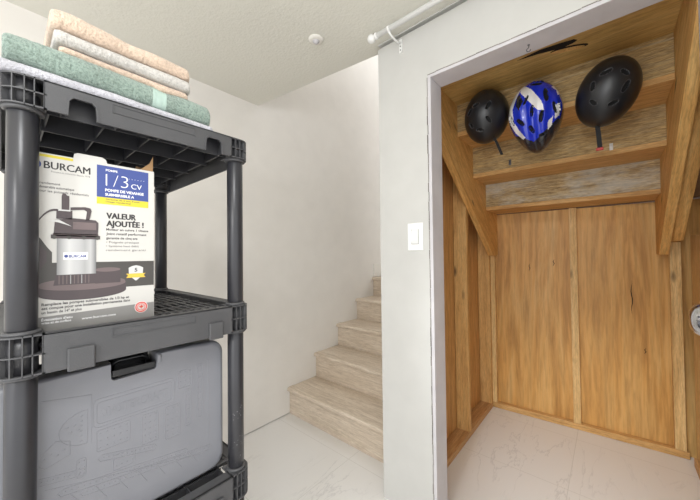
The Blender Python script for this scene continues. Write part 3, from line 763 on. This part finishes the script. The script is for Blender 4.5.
poly([(.028, 1.238), (.050, 1.242), (.061, 1.222), (.068, 1.212), (.068, 1.190), (.061, 1.165), (.050, 1.157), (.028, 1.160)], 'ink_d', 5)
poly([(.050, 1.225), (.060, 1.214), (.060, 1.192), (.050, 1.175)], 'ink_p', 6)
obj('printed_artwork', ar, [M[n] for n in names], pb)

# ================================================================ TOWELS
def towel(name, x0, x1, zlo, zhi, yf, yb_, mats, label, fold=1, wave=.0, seed=0, band=None, slantx=0.0, left_round=True):
    """a folded towel: zlo(x), zhi(x) give its lower and upper surface; fold = number of visible folded layers at the front"""
    b_ = new(); nx = 230
    sec = []
    prof = []
    nf = 10
    rows = []
    for i in range(nx+1):
        t = i/nx
        s = 1-math.cos(min(1, t/.04)*math.pi/2) if False else 1
        e = min(t, 1-t)*(x1-x0); er = .011
        k = 1 if e > er else math.sqrt(max(0, 1-(1-e/er)**2))
        x = x0+(x1-x0)*t
        zl, zh = zlo(x), zhi(x); mid = (zl+zh)/2; hh = (zh-zl)/2*((.22+.78*k) if t > .5 else (.72+.28*k))
        if t > .5: mid = zl+hh                                     # the right end settles on what lies under it
        row = []
        pad = .0115*(1-k)*.4
        lay = fold
        fr_ = []
        for l in range(lay):
            c = mid+hh*(-1+(2*l+1)/lay); h = hh/lay
            for a in range(nf+1):
                al = -math.pi/2+math.pi*a/nf
                fr_.append((-min(h, .02)*(.9)*math.cos(al)*(1 if lay == 1 else .85), c+h*math.sin(al)*.995))
        bk = [(-y_, z_) for (y_, z_) in fr_][::-1]
        wv = wave*math.sin(x*23+seed)+wave*.6*math.sin(x*57+seed*2)
        ring = [(x+slantx*(0), yf+.018+y_+wv+pad, z_) for (y_, z_) in fr_]
        nt_ = 14
        for q in range(1, nt_): ring.append((x, yf+.018+wv+pad+(yb_-yf-.036)*q/nt_, mid+hh))
        ring += [(x, yb_-.018+y_-pad, z_) for (y_, z_) in bk]
        for q in range(1, nt_): ring.append((x, yb_-.018-pad-(yb_-yf-.036)*q/nt_, mid-hh))
        rows.append([b_.verts.new(p) for p in ring])
    n = len(rows[0])
    for i in range(nx):
        for k in range(n):
            fc = b_.faces.new((rows[i][k], rows[i][(k+1) % n], rows[i+1][(k+1) % n], rows[i+1][k])); fc.smooth = True
            if band:
                xm = (rows[i][k].co.x+rows[i+1][k].co.x)/2
                if band[0] < xm < band[1]: fc.material_index = 1
    b_.faces.new(rows[0][::-1]); b_.faces.new(rows[-1])
    for v_ in b_.verts:
        d = mnoise.noise(v_.co*260+Vector((seed, 0, 0)))*.0013+mnoise.noise(v_.co*30+Vector((seed*3, 0, 0)))*.0008
        v_.co += Vector((0, d, -abs(d)*.5 if v_.co.z > (zlo(v_.co.x)+zhi(v_.co.x))/2 else abs(d)*.5))
    o_ = obj(name, b_, mats); tag(o_, label, 'towel', 'folded towels on the top shelf'); return o_
def ramp1(pts):
    def g(x):
        if x <= pts[0][0]: return pts[0][1]
        for (a, za), (c, zc) in zip(pts, pts[1:]):
            if x <= c: s = (x-a)/(c-a); s = s*s*(3-2*s); return za+(zc-za)*s
        return pts[-1][1]
    return g
S0 = ramp1([(0, 1.5446), (.5, 1.5446)])
S1 = ramp1([(0, 1.5690), (.14, 1.5680), (.3, 1.5640), (.385, 1.5615)])
S2 = ramp1([(0, 1.622), (.05, 1.6235), (.14, 1.621), (.235, 1.618), (.26, 1.614), (.30, 1.6175), (.385, 1.612)])
S3 = ramp1([(.06, 1.6400), (.14, 1.6395), (.21, 1.6385), (.33, 1.6365)])
S4 = ramp1([(.06, 1.6680), (.14, 1.6675), (.33, 1.6665)])
S5 = ramp1([(.06, 1.7065), (.09, 1.7100), (.14, 1.7060), (.20, 1.7000), (.24, 1.7010), (.33, 1.6985)])
g1 = lambda fn: (lambda x: fn(x)+.0012)
gm = lambda fn: (lambda x: fn(x)-.0002)
towel('folded_towel', -.035, .386, S0, gm(S1), .8185, 1.16, M['t_white'], 'white bath towel, lowest of the pile on the top shelf', 1, .0008, 1)
towel('folded_towel', -.003, .377, g1(S1), gm(S2), .826, 1.15, [M['t_teal'], M['t_tealw']], 'thick sage green towel lying between the white towel and the beige ones', 1, .0016, 2, band=(.236, .266))
towel('folded_towel', .074, .325, g1(S2), gm(S3), .835, 1.10, M['t_beige'], 'thin beige towel directly on the sage green towel', 1, .001, 3)
towel('folded_towel', .066, .328, g1(S3), gm(S4), .829, 1.10, M['t_gray'], 'pale grey towel sandwiched between two beige towels', 1, .001, 4)
towel('folded_towel', .060, .326, g1(S4), gm(S5), .828, 1.10, M['t_beige'], 'thick beige towel on top of the whole pile', 1, .0014, 5)

# ================================================================ HELMETS
def helmet(name, c, nrm, up, a, b_top, b_bot, h, mats, vents, regions, label, pinch=0, ridge=0, relief=.010):
    """dome whose crown looks along nrm; p = right as seen, q = up as seen. vents: (p,q,rp,rq,angle)"""
    nrm = Vector(nrm).normalized(); up = Vector(up); up = (up-nrm*up.dot(nrm)).normalized(); right = up.cross(nrm).normalized()
    c = Vector(c); b_ = new(); NR, NT = 96, 200
    root = empty(name, tuple(c))
    def prof(s):
        ph = s*math.radians(104)
        return (math.sin(ph) if ph < math.pi/2 else 1-.10*(1-math.cos((ph-math.pi/2)*2.2))), math.cos(ph)
    rings = []; data = []
    for i in range(1, NR+1):
        g, hgt = prof(i/NR); row = []; dr_ = []
        for k in range(NT):
            t = 2*math.pi*k/NT; P_, Q_ = math.cos(t)*g, math.sin(t)*g
            bb_ = b_top if Q_ > 0 else b_bot
            aa = a*(1-pinch*max(0, -Q_)**1.5)
            p, q = P_*aa, Q_*bb_
            hh_ = h*(math.copysign(abs(hgt)**.85, hgt))
            dep = 0; vent = 0
            for (vp, vq, rp, rq, an) in vents:
                ca, sa = math.cos(math.radians(an)), math.sin(math.radians(an))
                dx, dy = p-vp, q-vq; lx, ly = (dx*ca+dy*sa)/rp, (-dx*sa+dy*ca)/rq
                d = (abs(lx)**2.4+abs(ly)**2.4)**(1/2.4)
                if d < 1: dep = max(dep, relief*min(1, (1-d)/.25)); vent = max(vent, 2)
                elif d < 1.18: vent = max(vent, 1); dep = min(dep, -.0012)
            if ridge and hgt > .12 and vent < 2: dep += ridge*(.5-.5*math.cos(2*math.pi*(p*(1-.25*q/b_top))/.047))*min(1, (hgt-.12)/.25)
            pos = c+right*p+up*q+nrm*(hh_-dep if hgt > 0 else hh_)
            row.append(b_.verts.new(pos)); dr_.append((p, q, vent, hgt))
        rings.append(row); data.append(dr_)
    top = b_.verts.new(c+nrm*h)
    def mi_of(p, q, vent, hgt):
        if vent == 2: return 1
        base = 0
        for ink, test in regions:
            if test(p, q, hgt): base = ink
        if vent == 1 and len(mats) > 2 and not regions: return 2
        return base
    for k in range(NT):
        fc = b_.faces.new((top, rings[0][k], rings[0][(k+1) % NT])); fc.smooth = True; fc.material_index = mi_of(*data[0][k])
    for i in range(NR-1):
        for k in range(NT):
            fc = b_.faces.new((rings[i][k], rings[i+1][k], rings[i+1][(k+1) % NT], rings[i][(k+1) % NT])); fc.smooth = True
            fc.material_index = mi_of(*data[i+1][k])
    sh_ = obj('shell', b_, mats, root)
    md_ = sh_.modifiers.new('thickness', 'SOLIDIFY'); md_.thickness = .012; md_.offset = -1
    # liner just inside the shell
    l_ = new(); rg = []
    for i in range(0, 17):
        g, hgt = prof(max(i, .01)/16*.93); row = []
        for k in range(48):
            t = 2*math.pi*k/48; P_, Q_ = math.cos(t)*g, math.sin(t)*g; bb_ = b_top if Q_ > 0 else b_bot; aa = a*(1-pinch*max(0, -Q_)**1.5)
            row.append(l_.verts.new(c+right*P_*aa*.86+up*Q_*bb_*.88+nrm*(h*hgt*.80 if hgt > 0 else h*hgt)))
        rg.append(row)
    for i in range(16):
        for k in range(48): fc = l_.faces.new((rg[i][k], rg[i+1][k], rg[i+1][(k+1) % 48], rg[i][(k+1) % 48])); fc.smooth = True
    ln = obj('padding', l_, M['hvoid'], root); md2 = ln.modifiers.new('thickness', 'SOLIDIFY'); md2.thickness = .01; md2.offset = -1
    tag(root, label, 'helmet')
    return root, right, up, nrm, c
def strap(root, pts, wdt, name='chin_strap', m_=None, wdir=(0, 1, 0)):
    b_ = new(); wd = Vector(wdir)*wdt; th = .0012
    for i in range(len(pts)-1):
        a, c = Vector(pts[i]), Vector(pts[i+1]); nn = (c-a).cross(wd).normalized()*th
        A = [b_.verts.new(v_) for v_ in (a-wd-nn, a+wd-nn, a+wd+nn, a-wd+nn)]; B = [b_.verts.new(v_) for v_ in (c-wd-nn, c+wd-nn, c+wd+nn, c-wd+nn)]
        b_.faces.new(A[::-1]); b_.faces.new(B)
        for k in range(4): b_.faces.new((A[k], A[(k+1) % 4], B[(k+1) % 4], B[k]))
    return obj(name, b_, m_ or M['strap'], root)
def inpoly(poly_):
    def t_(p, q, hgt=0):
        ins_ = False; n = len(poly_); j = n-1
        for i in range(n):
            xi, yi = poly_[i]; xj, yj = poly_[j]
            if (yi > q) != (yj > q) and p < (xj-xi)*(q-yi)/(yj-yi+1e-12)+xi: ins_ = not ins_
            j = i
        return ins_
    return t_
r1, *_ = helmet('skate_helmet', (1.690, .482, 1.928), (-1, -.02, -.34), (0, -.14, 1), .105, .134, .136, .125, [M['hblack'], M['hvoid'], M['hrim_lit']],
    [(-.024, .060, .0175, .0075, 25), (.034, .050, .0080, .019, -22), (.040, -.016, .0080, .019, 32), (.0, -.062, .018, .0072, -8), (-.046, -.034, .0078, .017, 35), (-.056, .030, .0078, .017, -30)],
    [], 'small matte black skate helmet hanging left of the blue helmet')
strap(r1, [(1.69, .455, 1.83), (1.69, .432, 1.775), (1.692, .410, 1.710)], .0065)
W_ = lambda pts: inpoly([((x-537)*.00405, (117-y)*.0046) for x, y in pts])
white_ = [W_([(524, 84), (529, 86), (521, 100), (516.5, 108), (517, 121), (522, 131), (528, 140), (525, 141), (518, 133), (512, 122), (510.5, 108), (515, 96)]),
          W_([(524, 84), (530, 87), (538, 95), (547, 109), (549, 119), (543, 117), (534, 105), (527, 95)]),
          W_([(559, 93), (563, 98), (566, 106), (561, 106), (560, 101), (556, 97)]), W_([(559, 116), (563, 114), (561, 126), (557, 129)]), W_([(551, 130), (556, 126), (554, 134), (550, 138)])]
black_ = [W_([(530, 78), (550, 76), (566, 86), (562, 94), (552, 89), (540, 87), (531, 86)]), W_([(563, 80), (580, 90), (580, 150), (556, 160), (558, 138), (564, 120), (566, 100)]),
          W_([(522, 137), (536, 146), (545, 140), (553, 134), (560, 128), (580, 165), (500, 165), (516, 134)]), W_([(522.5, 97), (526, 96), (529, 104), (524, 112), (521, 106)])]
r2_, *_ = helmet('bike_helmet', (1.690, .257, 1.868), (-1, -.02, -.20), (0, .02, 1), .113, .150, .182, .118,
    [M['hblue'], M['hvoid'], M['hrim_lit'], M['hdk'], M['hwhite']],
    [(-.047, .054, .0065, .024, -12), (-.020, .060, .0065, .022, -30), (.002, .002, .0085, .026, -8), (-.050, -.032, .0085, .024, 38), (.036, -.032, .009, .026, -14),
     (.058, .058, .009, .030, 4), (.086, -.004, .0075, .026, 8), (-.086, -.012, .005, .024, 12), (-.006, -.078, .0085, .020, 26), (.022, .122, .022, .0075, -10), (.030, -.110, .013, .006, 10)],
    [(3, lambda p, q, hg: any(g_(p, q) for g_ in black_) or hg < .0), (4, lambda p, q, hg: any(g_(p, q) for g_ in white_) and hg > 0)],
    'glossy blue bike helmet with white zigzag stripes hanging in the middle', pinch=.30, relief=.016, ridge=.007)
r3, *_ = helmet('skate_helmet', (1.690, -.008, 1.882), (-1, -.03, -.28), (0, -.33, 1), .106, .134, .140, .125, [M['hblack'], M['hvoid'], M['hrim_lit']],
    [(-.026, .062, .019, .0075, 34), (.034, .060, .016, .0075, -30), (.052, .010, .0075, .022, -10), (-.054, .010, .0072, .018, 8), (-.034, -.050, .016, .0066, -34), (.032, -.050, .017, .0066, 36)],
    [], 'larger tilted black skate helmet with red strap clasp hanging right of the blue helmet')
strap(r3, [(1.69, .030, 1.775), (1.69, .024, 1.72), (1.692, .020, 1.652)], .0085)
b_ = new(); bx(b_, 1.688, 1.698, .008, .033, 1.640, 1.652, .002); obj('clasp', b_, M['red'], r3)
